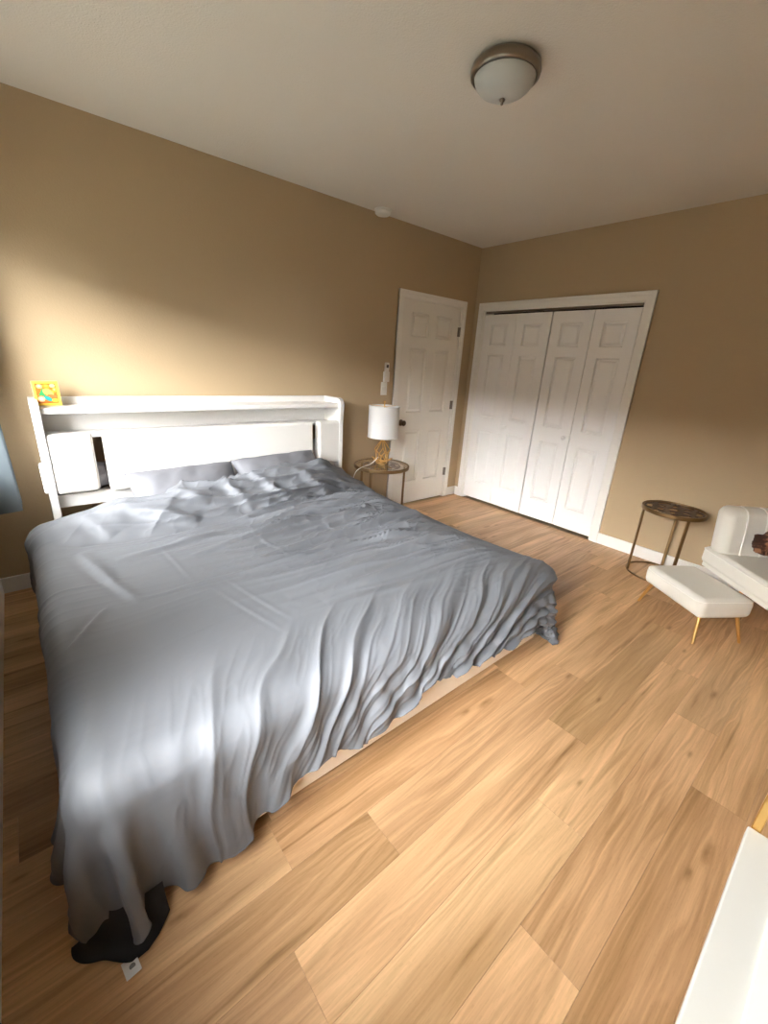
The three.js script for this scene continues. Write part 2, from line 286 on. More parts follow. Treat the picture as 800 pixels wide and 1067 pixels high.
// ---------------------------------------------------------------- bed
{
  const b = thing('bed', 'white upholstered storage bed with shelf headboard and cream foot rail', 'bed');
  const X0 = -3.848, X1 = -1.862, ZB = 0.02;
  // side panels of the headboard with a stepped, rounded profile (in z, y)
  for (const s of [0, 1]) {
    const sh = new THREE.Shape(); sh.moveTo(0, 0.03); sh.lineTo(0, 1.172); sh.lineTo(0.2, 1.172); sh.quadraticCurveTo(0.262, 1.172, 0.262, 1.11); sh.lineTo(0.25, 0.95); sh.lineTo(0.25, 0.03); sh.closePath();
    const g = extrude(sh, 0.028, 0.005, 12); g.rotateY(-Math.PI / 2); g.translate(s ? X1 : X0 + 0.028, 0, ZB); obj('side_panel', g, M.whiteLac, b);
  }
  const a = X0 + 0.03, c = X1 - 0.03;
  obj('side_bracket', rbox(X0 - 0.022, X0 + 0.001, 0.66, 0.83, 0.2, 0.262, 0.011), M.whiteLac, b);
  obj('back_panel', rbox(a, c, 0.96, 1.172, ZB, ZB + 0.018), M.whiteLac, b);
  obj('shelf', rbox(a, c, 1.098, 1.13, ZB + 0.018, 0.25, 0.006), M.whiteLac, b);
  obj('lower_shelf', rbox(a, c, 0.955, 0.975, ZB + 0.018, 0.2, 0.003), M.whiteLac, b);
  obj('lower_panel', rbox(a, c, 0.555, 0.632, 0.19, 0.215, 0.003), M.whiteLac, b);
  obj('niche_divider', rbox(-3.75, -3.735, 0.632, 0.955, ZB + 0.02, 0.19, 0.002), M.whiteLac, b);
  obj('niche_divider', rbox(-2.3, -2.285, 0.632, 0.955, ZB + 0.02, 0.19, 0.002), M.whiteLac, b);
  obj('niche_floor', rbox(a, c, 0.61, 0.63, ZB, 0.19, 0.002), M.whiteLac, b);
  for (const [p0, p1, y0] of [[-3.815, -3.603, 0.645], [-3.553, -2.135, 0.63], [-2.088, -1.874, 0.645]]) {
    const g = new RoundedBoxGeometry(p1 - p0, 0.99 - y0, 0.075, 6, 0.022);
    const P = g.attributes.position, hw = (p1 - p0) / 2, hh = (0.99 - y0) / 2;
    for (let i = 0; i < P.count; i++) if (P.getZ(i) > 0.01) P.setZ(i, P.getZ(i) + 0.006 * (1 - (P.getX(i) / hw) ** 2) * (1 - (P.getY(i) / hh) ** 2));
    g.translate((p0 + p1) / 2, (0.99 + y0) / 2, 0.228); g.computeVertexNormals(); obj('padded_panel', g, M.leather, b);
  }
  // box frame
  obj('side_rail', rbox(-3.85, -3.82, 0.05, 0.31, 0.28, 2.23, 0.008), M.frameCream, b);
  obj('side_rail', rbox(-1.865, -1.835, 0.05, 0.31, 0.28, 2.19, 0.008), M.frameCream, b);
  const fr = new THREE.Shape(); fr.moveTo(-3.85, 2.2); fr.lineTo(-3.85, 2.245); fr.lineTo(-1.89, 2.245); fr.quadraticCurveTo(-1.875, 2.243, -1.874, 2.23); fr.lineTo(-1.874, 2.2); fr.closePath();
  const fg = extrude(fr, 0.26, 0.004); fg.rotateX(Math.PI / 2); fg.translate(0, 0.31, 0); obj('foot_rail', fg, M.frameCream, b);
  const cp = new THREE.Shape(); cp.moveTo(-1.871, 2.19); cp.lineTo(-1.871, 2.238); cp.quadraticCurveTo(-1.80, 2.238, -1.795, 2.17); cp.lineTo(-1.835, 2.17); cp.lineTo(-1.84, 2.19); cp.closePath();
  const cg = extrude(cp, 0.26, 0.002); cg.rotateX(Math.PI / 2); cg.translate(0, 0.31, 0); obj('corner_post', cg, M.frameCream, b);
  obj('slat_deck', box(-3.82, -1.865, 0.26, 0.285, 0.28, 2.2), M.frameCream, b);
  for (const [x, z] of [[-3.7, 0.5], [-2.0, 0.5], [-3.7, 2.1], [-2.0, 2.1], [-2.85, 1.3]]) obj('leg', rbox(x - 0.03, x + 0.03, 0, 0.262, z - 0.03, z + 0.03), M.dark, b);
}
tag(obj('mattress', rbox(-3.815, -1.87, 0.287, 0.47, 0.29, 2.2, 0.06, 5), M.mattress), 'white king mattress hidden under the grey duvet', 'mattress');

// pillows leaning on the headboard
function pillowGeo(w, h, t, seed) {
  const n = 44, pos = [], idx = [];
  for (const s of [1, -1]) for (let j = 0; j <= n; j++) for (let i = 0; i <= n; i++) {
    const u = i / n * 2 - 1, v = j / n * 2 - 1, e = Math.pow(Math.max(0, (1 - Math.pow(Math.abs(u), 3.2)) * (1 - Math.pow(Math.abs(v), 3.2))), 0.5);
    const wr = 0.012 * e * (fbm(u * 4 + 3, v * 3, seed, 3) - 0.5) + 0.008 * e * Math.sin(u * 9 + 5 * fbm(u * 2, v * 2, seed + 5, 2)) * Math.abs(v);
    pos.push(u * w / 2 * (1 - 0.05 * (1 - v * v)), v * h / 2 * (1 - 0.06 * (1 - u * u)), s * (t / 2 * e + wr));
  }
  const off = (n + 1) * (n + 1);
  for (let k = 0; k < 2; k++) for (let j = 0; j < n; j++) for (let i = 0; i < n; i++) { const a = k * off + j * (n + 1) + i, b = a + 1, c = a + n + 1, d = c + 1; if (k === 0) idx.push(a, b, d, a, d, c); else idx.push(a, d, b, a, c, d); }
  let g = new THREE.BufferGeometry(); g.setAttribute('position', new THREE.Float32BufferAttribute(pos, 3)); g.setIndex(idx); g = mergeVertices(g, 1e-4); g.computeVertexNormals(); return g;
}
for (const [x, sd, lab, y] of [[-3.15, 7, 'grey pillow against the headboard, left of the pair', 0.606], [-2.5, 19, 'grey pillow against the headboard, nearer the lamp', 0.628]]) {
  const p = obj('pillow', pillowGeo(0.66, 0.42, 0.2, sd), M.pillow); p.position.set(x, y, 0.462); p.rotation.x = -0.82; p.rotation.z = sd === 7 ? 0.02 : 0.035;
  tag(p, lab, 'pillow', 'pillows on the bed');
}

// duvet: a sheet with slack, settled over the bed by a small cloth relaxation
{
  const xL = -3.88, xR = -1.885, zF = 2.18, zH = 0.43, r = 0.1;
  const roll = [[-3.9, 0.66], [-3.74, 0.74], [-3.56, 0.79], [-3.35, 0.82], [-3.1, 0.80], [-2.5, 0.80], [-1.9, 0.72]];
  const bump = [[-3.92, 0.05], [-3.8, 0.075], [-3.54, 0.13], [-2.95, 0.165], [-2.54, 0.215], [-2.25, 0.20], [-2.08, 0.12], [-1.95, 0.05], [-1.85, 0.02]];
  const topY = (x, z) => {
    const rz = curve(roll, x), b = curve(bump, x), up = smooth(rz, rz - 0.27, z), dn = 1 - 0.6 * smooth(0.52, 0.40, z);
    return 0.508 + b * up * dn - 0.012 * smooth(1.0, 1.5, z) * smooth(2.2, 1.7, z) - 0.02 * smooth(-2.1, -1.86, x) * smooth(0.6, 1.0, z);
  };
  const footLen = [[-3.95, 0.375], [-3.75, 0.435], [-3.62, 0.45], [-3.5, 0.395], [-3.4, 0.345], [-3.3, 0.315], [-3.14, 0.35], [-3.0, 0.315], [-2.8, 0.26], [-2.5, 0.305], [-2.2, 0.325], [-1.97, 0.32], [-1.85, 0.34]];
  const leftLen = [[0.4, 0.36], [0.8, 0.40], [1.4, 0.39], [2.0, 0.31], [2.3, 0.24]];
  const NX = 216, NZ = 184, W = NX + 1, CNT = W * (NZ + 1), V1 = 0.8;
  const px = new Float32Array(CNT), py = new Float32Array(CNT), pz = new Float32Array(CNT), fx = new Float32Array(CNT), fz = new Float32Array(CNT);
  const RR = rng(77);
  for (let j = 0; j <= NZ; j++) for (let i = 0; i <= NX; i++) {
    const u = i / NX, v = j / NZ, k = j * W + i;
    const zc0 = lerp(zH, zF, Math.min(1, v / V1)), lo = curve(leftLen, zc0), ro = 0.36, x0 = lerp(xL - lo, xR + ro, u), xc = clamp(x0, xL, xR), ex = x0 < xL ? (xL - x0) / lo : x0 > xR ? 0.75 * (x0 - xR) / ro : 0, F = curve(footLen, xc) * Math.sqrt(1 - 0.66 * ex * ex);
    const z0 = v <= V1 ? lerp(zH, zF, v / V1) : zF + (v - V1) / (1 - V1) * F, zc = Math.min(z0, zF);
    fx[k] = x0; fz[k] = z0;
    const dx = x0 - xc, dz = z0 - zc, d = Math.hypot(dx, dz), nx = d > 1e-6 ? dx / d : 0, nz = d > 1e-6 ? dz / d : 0, q = r * Math.PI / 2;
    let out, down; if (d < q) { out = r * Math.sin(d / r); down = r * (1 - Math.cos(d / r)); } else { out = r + 0.06 * (d - q); down = r + (d - q); }
    px[k] = xc + nx * out + 0.004 * (RR() - 0.5); pz[k] = zc + nz * out + 0.004 * (RR() - 0.5);
    py[k] = Math.max(0.02, topY(xc, zc) - down + 0.004 + 0.016 * (fbm(x0 * 3 + 5, z0 * 14 - 1.2 * x0, 41, 2) - 0.3));
  }
  // rest lengths: flat pattern plus slack, more across the length in the head half and along the foot hem
  const slackZ = (x, z) => 1 + 0.030 * smooth(-3.7, -2.9, x + 0.25 * (1.2 - z)) * smooth(1.95, 1.2, z) * (0.4 + 1.2 * fbm(x * 1.7, z * 2.2, 5, 2)) + 0.012 * smooth(0.95, 0.7, z) + 0.035 * smooth(1.9, 2.1, z) * smooth(2.5, 2.2, z) * fbm(x * 2.5, z * 2.5, 15, 2);
  const slackX = (x, z) => 1 + 0.012 * smooth(0.9, 0.6, z) + 0.055 * smooth(1.75, 2.25, z) * (0.3 + 1.2 * fbm(x * 1.6, z * 1.2, 9, 2)) + 0.012 * smooth(-3.7, -2.9, x) * smooth(1.9, 1.3, z) * fbm(x * 2, z * 2, 11, 2);
  const CI = [], CJ = [], CL = [], CS = [];
  const link = (a, b, m, s) => { CI.push(a); CJ.push(b); CL.push(Math.hypot(fx[a] - fx[b], fz[a] - fz[b]) * m); CS.push(s); };
  for (let j = 0; j <= NZ; j++) for (let i = 0; i <= NX; i++) {
    const k = j * W + i, sx = slackX(fx[k], fz[k]), sz = slackZ(fx[k], fz[k]);
    if (i < NX) link(k, k + 1, sx, 1); if (j < NZ) link(k, k + W, sz, 1);
    if (i < NX && j < NZ) { const dg = Math.sqrt((sx * sx + sz * sz) / 2); link(k, k + W + 1, dg, 0.25); link(k + 1, k + W, dg, 0.25); }
    if (i < NX - 2) link(k, k + 3, sx, 0.10); if (j < NZ - 2) link(k, k + 3 * W, sz, 0.10);
  }
  const nc = CI.length, ci = Int32Array.from(CI), cj = Int32Array.from(CJ), cl = Float32Array.from(CL), cs = Float32Array.from(CS);
  const ox = Float32Array.from(px), oy = Float32Array.from(py), oz = Float32Array.from(pz);
  const STEPS = 150;
  for (let st = 0; st < STEPS; st++) {
    const damp = 0.93;
    for (let k = 0; k < CNT; k++) {
      const vx = (px[k] - ox[k]) * damp, vy = (py[k] - oy[k]) * damp, vz = (pz[k] - oz[k]) * damp; ox[k] = px[k]; oy[k] = py[k]; oz[k] = pz[k];
      px[k] += vx; py[k] += vy - 0.00028; pz[k] += vz;
    }
    for (let it = 0; it < 7; it++) {
      const rev = (it + st) & 1;
      for (let q = 0; q < nc; q++) {
        const c = rev ? nc - 1 - q : q, a = ci[c], b = cj[c], dx = px[b] - px[a], dy = py[b] - py[a], dz = pz[b] - pz[a], L = Math.sqrt(dx * dx + dy * dy + dz * dz);
        if (L < 1e-7) continue; const e = 0.5 * cs[c] * (L - cl[c]) / L; px[a] += dx * e; py[a] += dy * e; pz[a] += dz * e; px[b] -= dx * e; py[b] -= dy * e; pz[b] -= dz * e;
      }
    }
    for (let k = 0; k < CNT; k++) {
      const x = px[k], y = py[k], z = pz[k], xc = clamp(x, xL, xR), zc = clamp(z, 0.35, zF);
      const tc = topY(xc, zc) - r, yc = Math.min(y, tc); let hit = 0;
      {
        let dx = x - xc, dy = y - yc, dz = z - zc, d = Math.sqrt(dx * dx + dy * dy + dz * dz);
        if (d < r) {
          hit = 1;
          if (d < 1e-5) { const ex = Math.min(x - xL, xR - x), ez = zF - z, ey = tc - y; if (ey < ex && ey < ez) { dy = 1; dx = dz = 0; } else if (ex < ez) { dx = x - xL < xR - x ? -1 : 1; dy = dz = 0; } else { dz = 1; dx = dy = 0; } py[k] += dy * (Math.max(0, ey) + r); px[k] = dx ? (dx < 0 ? xL - r : xR + r) : px[k]; pz[k] = dz ? zF + r : pz[k]; }
          else { const e = (r - d) / d; px[k] += dx * e; py[k] += dy * e; pz[k] += dz * e; }
        }
      }
      if (pz[k] < 0.345) pz[k] = 0.345;
      const fl = 0.012 + 0.006 * ((k * 7919) % 13) / 13; if (py[k] < fl) { py[k] = fl; hit = 1; }
      if (hit) { ox[k] += (px[k] - ox[k]) * 0.55; oz[k] += (pz[k] - oz[k]) * 0.55; px[k] += (ox[k] - px[k]) * 0.35; pz[k] += (oz[k] - pz[k]) * 0.35; }
    }
  }
  // light smoothing, then bicubic refinement for smooth shading
  const cat = (a, b, c, d, t) => 0.5 * (2 * b + (c - a) * t + (2 * a - 5 * b + 4 * c - d) * t * t + (3 * b - a - 3 * c + d) * t * t * t);
  for (let s = 0; s < 2; s++) for (const A of [px, py, pz]) { const B = Float32Array.from(A); for (let j = 1; j < NZ; j++) for (let i = 1; i < NX; i++) { const k = j * W + i; A[k] = B[k] * 0.5 + 0.125 * (B[k - 1] + B[k + 1] + B[k - W] + B[k + W]); } }
  const UP = 2, NX2 = NX * UP, NZ2 = NZ * UP, W2 = NX2 + 1, P = [];
  const at = (A, i, j) => A[clamp(j, 0, NZ) * W + clamp(i, 0, NX)];
  for (let j = 0; j <= NZ2; j++) for (let i = 0; i <= NX2; i++) {
    const i0 = Math.min(NX - 1, Math.floor(i / UP)), j0 = Math.min(NZ - 1, Math.floor(j / UP)), t = i / UP - i0, v = j / UP - j0, o = [];
    for (const A of [px, py, pz]) { const rws = []; for (let q = -1; q < 3; q++) rws.push(cat(at(A, i0 - 1, j0 + q), at(A, i0, j0 + q), at(A, i0 + 1, j0 + q), at(A, i0 + 2, j0 + q), t)); o.push(cat(...rws, v)); }
    P.push(o);
  }
  const N = [];
  for (let j = 0; j <= NZ2; j++) for (let i = 0; i <= NX2; i++) {
    const a = P[j * W2 + Math.max(0, i - 1)], b = P[j * W2 + Math.min(NX2, i + 1)], c = P[Math.max(0, j - 1) * W2 + i], d = P[Math.min(NZ2, j + 1) * W2 + i];
    const ux = b[0] - a[0], uy = b[1] - a[1], uz = b[2] - a[2], vx = d[0] - c[0], vy = d[1] - c[1], vz = d[2] - c[2];
    const nx = vy * uz - vz * uy, ny = vz * ux - vx * uz, nz = vx * uy - vy * ux, l = Math.hypot(nx, ny, nz) || 1; N.push([nx / l, ny / l, nz / l]);
  }
  // cloth wrinkles in the sheet's own coordinates
  const rg = (v, e) => Math.pow(1 - Math.abs(2 * v - 1), e);
  const creases = [
    [-3.76, 1.42, -2.45, 1.478, 0.010, 0.006], [-3.77, 0.84, -3.70, 1.24, 0.026, 0.013], [-3.735, 1.05, -3.64, 1.45, 0.02, 0.011], [-3.74, 1.42, -3.90, 1.66, 0.014, 0.008],
    [-3.46, 0.88, -2.7, 0.82, 0.020, 0.012], [-3.65, 1.03, -3.0, 0.95, 0.020, 0.012], [-3.35, 1.15, -2.45, 1.02, 0.022, 0.014], [-3.05, 1.22, -2.15, 1.13, 0.020, 0.012],
    [-2.65, 0.97, -1.92, 0.91, 0.025, 0.014], [-2.95, 1.36, -2.0, 1.31, 0.020, 0.011], [-2.75, 1.58, -1.92, 1.47, 0.03, 0.014], [-3.15, 1.74, -2.05, 1.62, 0.035, 0.013],
    [-3.05, 1.86, -2.25, 1.76, 0.03, 0.010], [-3.31, 1.42, -3.21, 1.9, 0.010, 0.0018], [-3.38, 1.48, -3.27, 1.95, 0.010, 0.0015], [-3.46, 0.9, -3.42, 1.4, 0.010, 0.002], [-3.02, 1.05, -2.96, 1.45, 0.012, 0.0035],
    [-2.6, 1.05, -2.56, 1.4, 0.012, 0.0035], [-3.55, 0.56, -3.2, 0.78, 0.04, 0.03], [-3.0, 0.5, -2.86, 0.76, 0.035, 0.024], [-2.8, 0.48, -2.62, 0.76, 0.03, 0.024], [-2.52, 0.5, -2.3, 0.78, 0.035, 0.022], [-3.72, 0.5, -3.62, 0.74, 0.035, 0.018], [-3.3, 0.5, -3.1, 0.66, 0.03, 0.018], [-2.25, 0.55, -2.08, 0.72, 0.03, 0.012],
  ];
  const lean = (x) => curve([[-4.2, 0.1], [-3.7, 0.25], [-3.4, 0.7], [-3.0, 1.4], [-2.6, 1.8], [-2.1, 2.1], [-1.7, 1.8]], x);
  function wrinkle(x, z) {
    let h = 0;
    for (const [x0, z0, x1, z1, w, a] of creases) {
      const dx = x1 - x0, dz = z1 - z0, L2 = dx * dx + dz * dz, L = Math.sqrt(L2), wob = 0.03 * (fbm(x * 5, z * 5, 3, 2) - 0.5), qx = x - x0, qz = z - z0 + wob, t = (qx * dx + qz * dz) / L2;
      if (t <= 0 || t >= 1) continue; const sd = (qx * -dz + qz * dx) / L; if (Math.abs(sd) > 4 * w) continue;
      const tp = Math.pow(Math.sin(Math.PI * t), 0.7), sk = sd > 0 ? 0.6 : 1.3;
      h += a * tp * (Math.exp(-((sd / (w * sk)) ** 2)) - 0.4 * Math.exp(-(((sd - 1.5 * w) / w) ** 2)));
    }
    const wx = x + 0.2 * (fbm(x * 1.8, z * 1.8, 31, 2) - 0.5), wz = z - 0.08 * (x + 2.9) + 0.16 * (fbm(x * 1.3, z * 1.6, 33, 2) - 0.5);
    const m = (0.09 + 0.91 * smooth(-3.6, -2.7, x + 0.45 * (1.0 - z))) * (0.25 + 0.75 * smooth(2.15, 1.35, z)) * smooth(-1.86, -2.06, x) * (0.35 + 1.1 * fbm(x * 2.3, z * 2.3, 53, 2));
    h += 2.1 * m * (0.020 * rg(fbm(wx * 0.75, wz * 9, 41, 2), 5) + 0.012 * rg(fbm(wx * 1.1 + 7, wz * 17, 47, 2), 5) + 0.003 * rg(fbm(wx * 7 + 3, wz * 17 + x * 6, 49, 2), 7));
    h += 0.010 * (fbm(x * 2.4, z * 2.4, 61, 2) - 0.5);
    // crumpled roll at the head
    const rz = curve(roll, clamp(x, xL, xR)), inR = smooth(rz + 0.03, rz - 0.1, z);
    h += inR * (0.03 * (fbm(x * 3.2, z * 5, 71, 2) - 0.5) + 0.014 * rg(fbm(x * 3.6 + 2.5 * z, z * 3.2, 73, 2), 4)) - 0.012 * Math.exp(-(((z - rz - 0.01) / 0.03) ** 2)) * smooth(-3.9, -3.7, x);
    // long leaning folds on the foot end
    const dd = z - 1.86; if (dd > 0) {
      const ln = lean(x), c = x + ln * dd + 0.25 * ln * dd * dd, cw = c + 0.10 * (fbm(x * 3, z * 3, 81, 2) - 0.5), am = smooth(0, 0.3, dd) * (0.55 + 0.6 * smooth(0.25, 0.6, dd)) * (0.6 + 0.5 * smooth(-3.4, -2.8, x)) * (0.45 + 1.1 * fbm(x * 2.1, z * 1.6, 93, 2)) * (1 - 0.75 * smooth(xR, xR + 0.16, x));
      h += am * (0.038 * (rg(fbm(cw * 4.2, dd * 0.9, 83, 2), 2.6) - 0.35) + 0.011 * (rg(fbm(cw * 9.5 + 4, dd * 1.6, 85, 2), 3) - 0.3) + 0.004 * (rg(fbm(cw * 16, z * 6, 87, 2), 4) - 0.2));
    }
    if (x < xL) h += 0.02 * smooth(0, 0.25, xL - x) * (rg(fbm(z * 4, x * 1.2, 89, 2), 2.5) - 0.35);
    return h;
  }
  for (let j = 0; j <= NZ2; j++) for (let i = 0; i <= NX2; i++) {
    const k = j * W2 + i, i0 = Math.min(NX - 1, Math.floor(i / UP)), j0 = Math.min(NZ - 1, Math.floor(j / UP)), t = i / UP - i0, v = j / UP - j0, f = (A) => lerp(lerp(A[j0 * W + i0], A[j0 * W + i0 + 1], t), lerp(A[(j0 + 1) * W + i0], A[(j0 + 1) * W + i0 + 1], t), v);
    const h = wrinkle(f(fx), f(fz)), p = P[k], q = N[k]; p[0] += q[0] * h; p[1] = Math.max(0.016, p[1] + q[1] * h); p[2] += q[2] * h;
  }
  const pos = [], uv = [], idx = [];
  P.forEach((p, k) => { pos.push(...p); uv.push((k % W2) / NX2 * 2.8, Math.floor(k / W2) / NZ2 * 2.2); });
  for (let j = 0; j < NZ2; j++) for (let i = 0; i < NX2; i++) { const a = j * W2 + i, b = a + 1, c = a + W2, d = c + 1; idx.push(a, c, b, b, c, d); }
  // underside, coarser, and a rim closing the thickness
  const S = 4, nx2 = NX2 / S, nz2 = NZ2 / S, base = pos.length / 3, tk = 0.016, W3 = nx2 + 1;
  for (let j = 0; j <= nz2; j++) for (let i = 0; i <= nx2; i++) { const k = j * S * W2 + i * S, p = P[k], q = N[k]; pos.push(p[0] - q[0] * tk, Math.max(0.004, p[1] - q[1] * tk), p[2] - q[2] * tk); uv.push(0, 0); }
  for (let j = 0; j < nz2; j++) for (let i = 0; i < nx2; i++) { const a = base + j * W3 + i, b = a + 1, c = a + W3, d = c + 1; idx.push(a, b, c, b, d, c); }
  for (let i = 0; i < nx2; i++) for (const jj of [0, nz2]) { const b0 = base + jj * W3 + i, b1 = b0 + 1, t0 = jj * S * W2 + i * S; idx.push(t0, t0 + 1, b0, t0 + 1, t0 + 2, b0, t0 + 2, b1, b0, t0 + 2, t0 + 3, b1, t0 + 3, t0 + 4, b1); }
  for (let j = 0; j < nz2; j++) for (const ii of [0, nx2]) { const b0 = base + j * W3 + ii, b1 = b0 + W3, t0 = j * S * W2 + ii * S; idx.push(t0, t0 + W2, b0, t0 + W2, t0 + 2 * W2, b0, t0 + 2 * W2, b1, b0, t0 + 2 * W2, t0 + 3 * W2, b1, t0 + 3 * W2, t0 + 4 * W2, b1); }
  const g = new THREE.BufferGeometry(); g.setAttribute('position', new THREE.Float32BufferAttribute(pos, 3)); g.setAttribute('uv', new THREE.Float32BufferAttribute(uv, 2)); g.setIndex(idx); g.computeVertexNormals();
  const dv = thing('duvet', 'large wrinkled grey duvet draped over the bed to the floor', 'duvet');
  obj('cover', g, M.duvet, dv);
  // black lining corner lying on the floor with its care label
  const lp = [], li = [], n = 24;
  for (let j = 0; j <= n; j++) for (let i = 0; i <= n; i++) {
    const u = i / n, v = j / n;
    // u runs round the corner, v outwards; soft, wavy outer edge
    const q = u * Math.PI * 0.5, cx = -3.90, cz = 2.23, rin = 0.06, rout = 0.122 + 0.012 * Math.sin(u * 8 + 0.8) - 0.05 * smooth(0.86, 1, u), rr = lerp(rin, rout, v);
    const sx = -Math.cos(q * 1.1 + 0.05), sz = Math.sin(q * 1.1 + 0.05), x = cx + rr * sx + 0.07 * smooth(0.8, 1, u), z = cz + rr * sz * 1.02 - 0.005 * u;
    lp.push(x, 0.006 + 0.10 * (1 - v) ** 2 + 0.008 * vnoise(x * 30, z * 30, 131), z);
  }
  for (let j = 0; j < n; j++) for (let i = 0; i < n; i++) { const a = j * (n + 1) + i, b = a + 1, c = a + n + 1, d = c + 1; li.push(a, c, b, b, c, d); }
  const lg = new THREE.BufferGeometry(); lg.setAttribute('position', new THREE.Float32BufferAttribute(lp, 3)); lg.setAttribute('uv', new THREE.Float32BufferAttribute(new Float32Array(lp.length / 3 * 2), 2)); lg.setIndex(li); lg.computeVertexNormals();
  tag(obj('lining_corner', lg, M.black, dv), 'black lining corner on the floor');
  const tg = part('care_label', dv); tg.position.set(-3.92, 0.006, 2.37); tg.rotation.y = 0.12; tag(tg, 'small white care label');
  const lab = new THREE.PlaneGeometry(0.034, 0.05, 4, 6); lab.rotateX(-Math.PI / 2); { const q = lab.attributes.position; for (let i = 0; i < q.count; i++) q.setY(i, 0.006 + 0.006 * Math.sin(q.getZ(i) * 70)); } lab.computeVertexNormals(); obj('label_sheet', lab, M.tagWhite, tg);
  const sym = new THREE.CircleGeometry(0.007, 20); sym.rotateX(-Math.PI / 2); sym.translate(0.002, 0.0085, 0.002); obj('care_symbol', sym, M.tagInk, tg);
}

// things in the headboard niches and on its shelf
{
  const g = pillowGeo(0.2, 0.16, 0.1, 23); const p = obj('folded_cloth', g, M.greyCloth); p.position.set(-3.56, 0.716, 0.14); p.rotation.set(-0.2, 0.2, 0); p.scale.set(0.85, 1, 0.8); tag(p, 'grey folded cloth in the window-side headboard niche', 'cloth');
  const g2 = pillowGeo(0.2, 0.15, 0.08, 29); const p2 = obj('folded_towel', g2, M.paper); p2.position.set(-2.07, 0.735, 0.14); p2.rotation.set(-0.2, -0.3, 0.5); p2.scale.set(0.8, 1, 0.8); tag(p2, 'white folded towel in the lamp-side headboard niche', 'towel');
}
{
  const c = document.createElement('canvas'); c.width = 230; c.height = 260; const k = c.getContext('2d');
  k.fillStyle = '#f4d64e'; k.fillRect(0, 0, 230, 260); k.fillStyle = '#b5651f'; k.fillRect(22, 22, 186, 214);
  const el = (x, y, a, b, r, f) => { k.fillStyle = f; k.beginPath(); k.ellipse(x, y, a, b, r, 0, Math.PI * 2); k.fill(); };
  k.fillStyle = '#2f8f52'; k.beginPath(); k.moveTo(84, 70); k.lineTo(40, 150); k.lineTo(100, 160); k.closePath(); k.fill();
  el(60, 55, 28, 24, 0, '#f2a673'); el(60, 52, 14, 11, 0, '#f9dcae'); el(120, 55, 34, 26, 0.2, '#ee8a1e'); el(120, 50, 14, 9, 0, '#f8b04a'); el(175, 48, 24, 20, 0, '#f3c48b'); el(190, 92, 22, 28, 0, '#f08f2c'); el(188, 88, 9, 12, 0, '#fbd48a');
  el(130, 118, 50, 34, 0.5, '#f7d95a'); el(160, 158, 46, 17, 0.25, '#e86a3a'); el(118, 185, 42, 22, 0.6, '#1f8f8c'); el(58, 190, 32, 30, 0, '#f4b183'); el(58, 190, 16, 15, 0, '#f8e6bb'); el(176, 205, 30, 17, 0, '#f2c83a');
  k.strokeStyle = '#7a4a1c'; k.lineWidth = 4; k.beginPath(); k.moveTo(140, 75); k.quadraticCurveTo(165, 120, 190, 150); k.stroke();
  const tx = new THREE.CanvasTexture(c); tx.colorSpace = THREE.SRGBColorSpace;
  const bk = thing('picture_book', 'small yellow fruit-print picture book standing on the headboard shelf', 'book', [-3.764, 1.1335, 0.15], 0.12);
  const tilt = part('book_body', bk); tilt.rotation.x = -0.12;
  obj('pages', rbox(-0.058, 0.058, 0.001, 0.131, -0.022, -0.002, 0.002), std({ color: '#e9d27a', roughness: 0.7 }), tilt);
  const f = new THREE.PlaneGeometry(0.116, 0.13); f.translate(0, 0.066, -0.0012); obj('cover', f, std({ map: tx, roughness: 0.4 }), tilt);
}

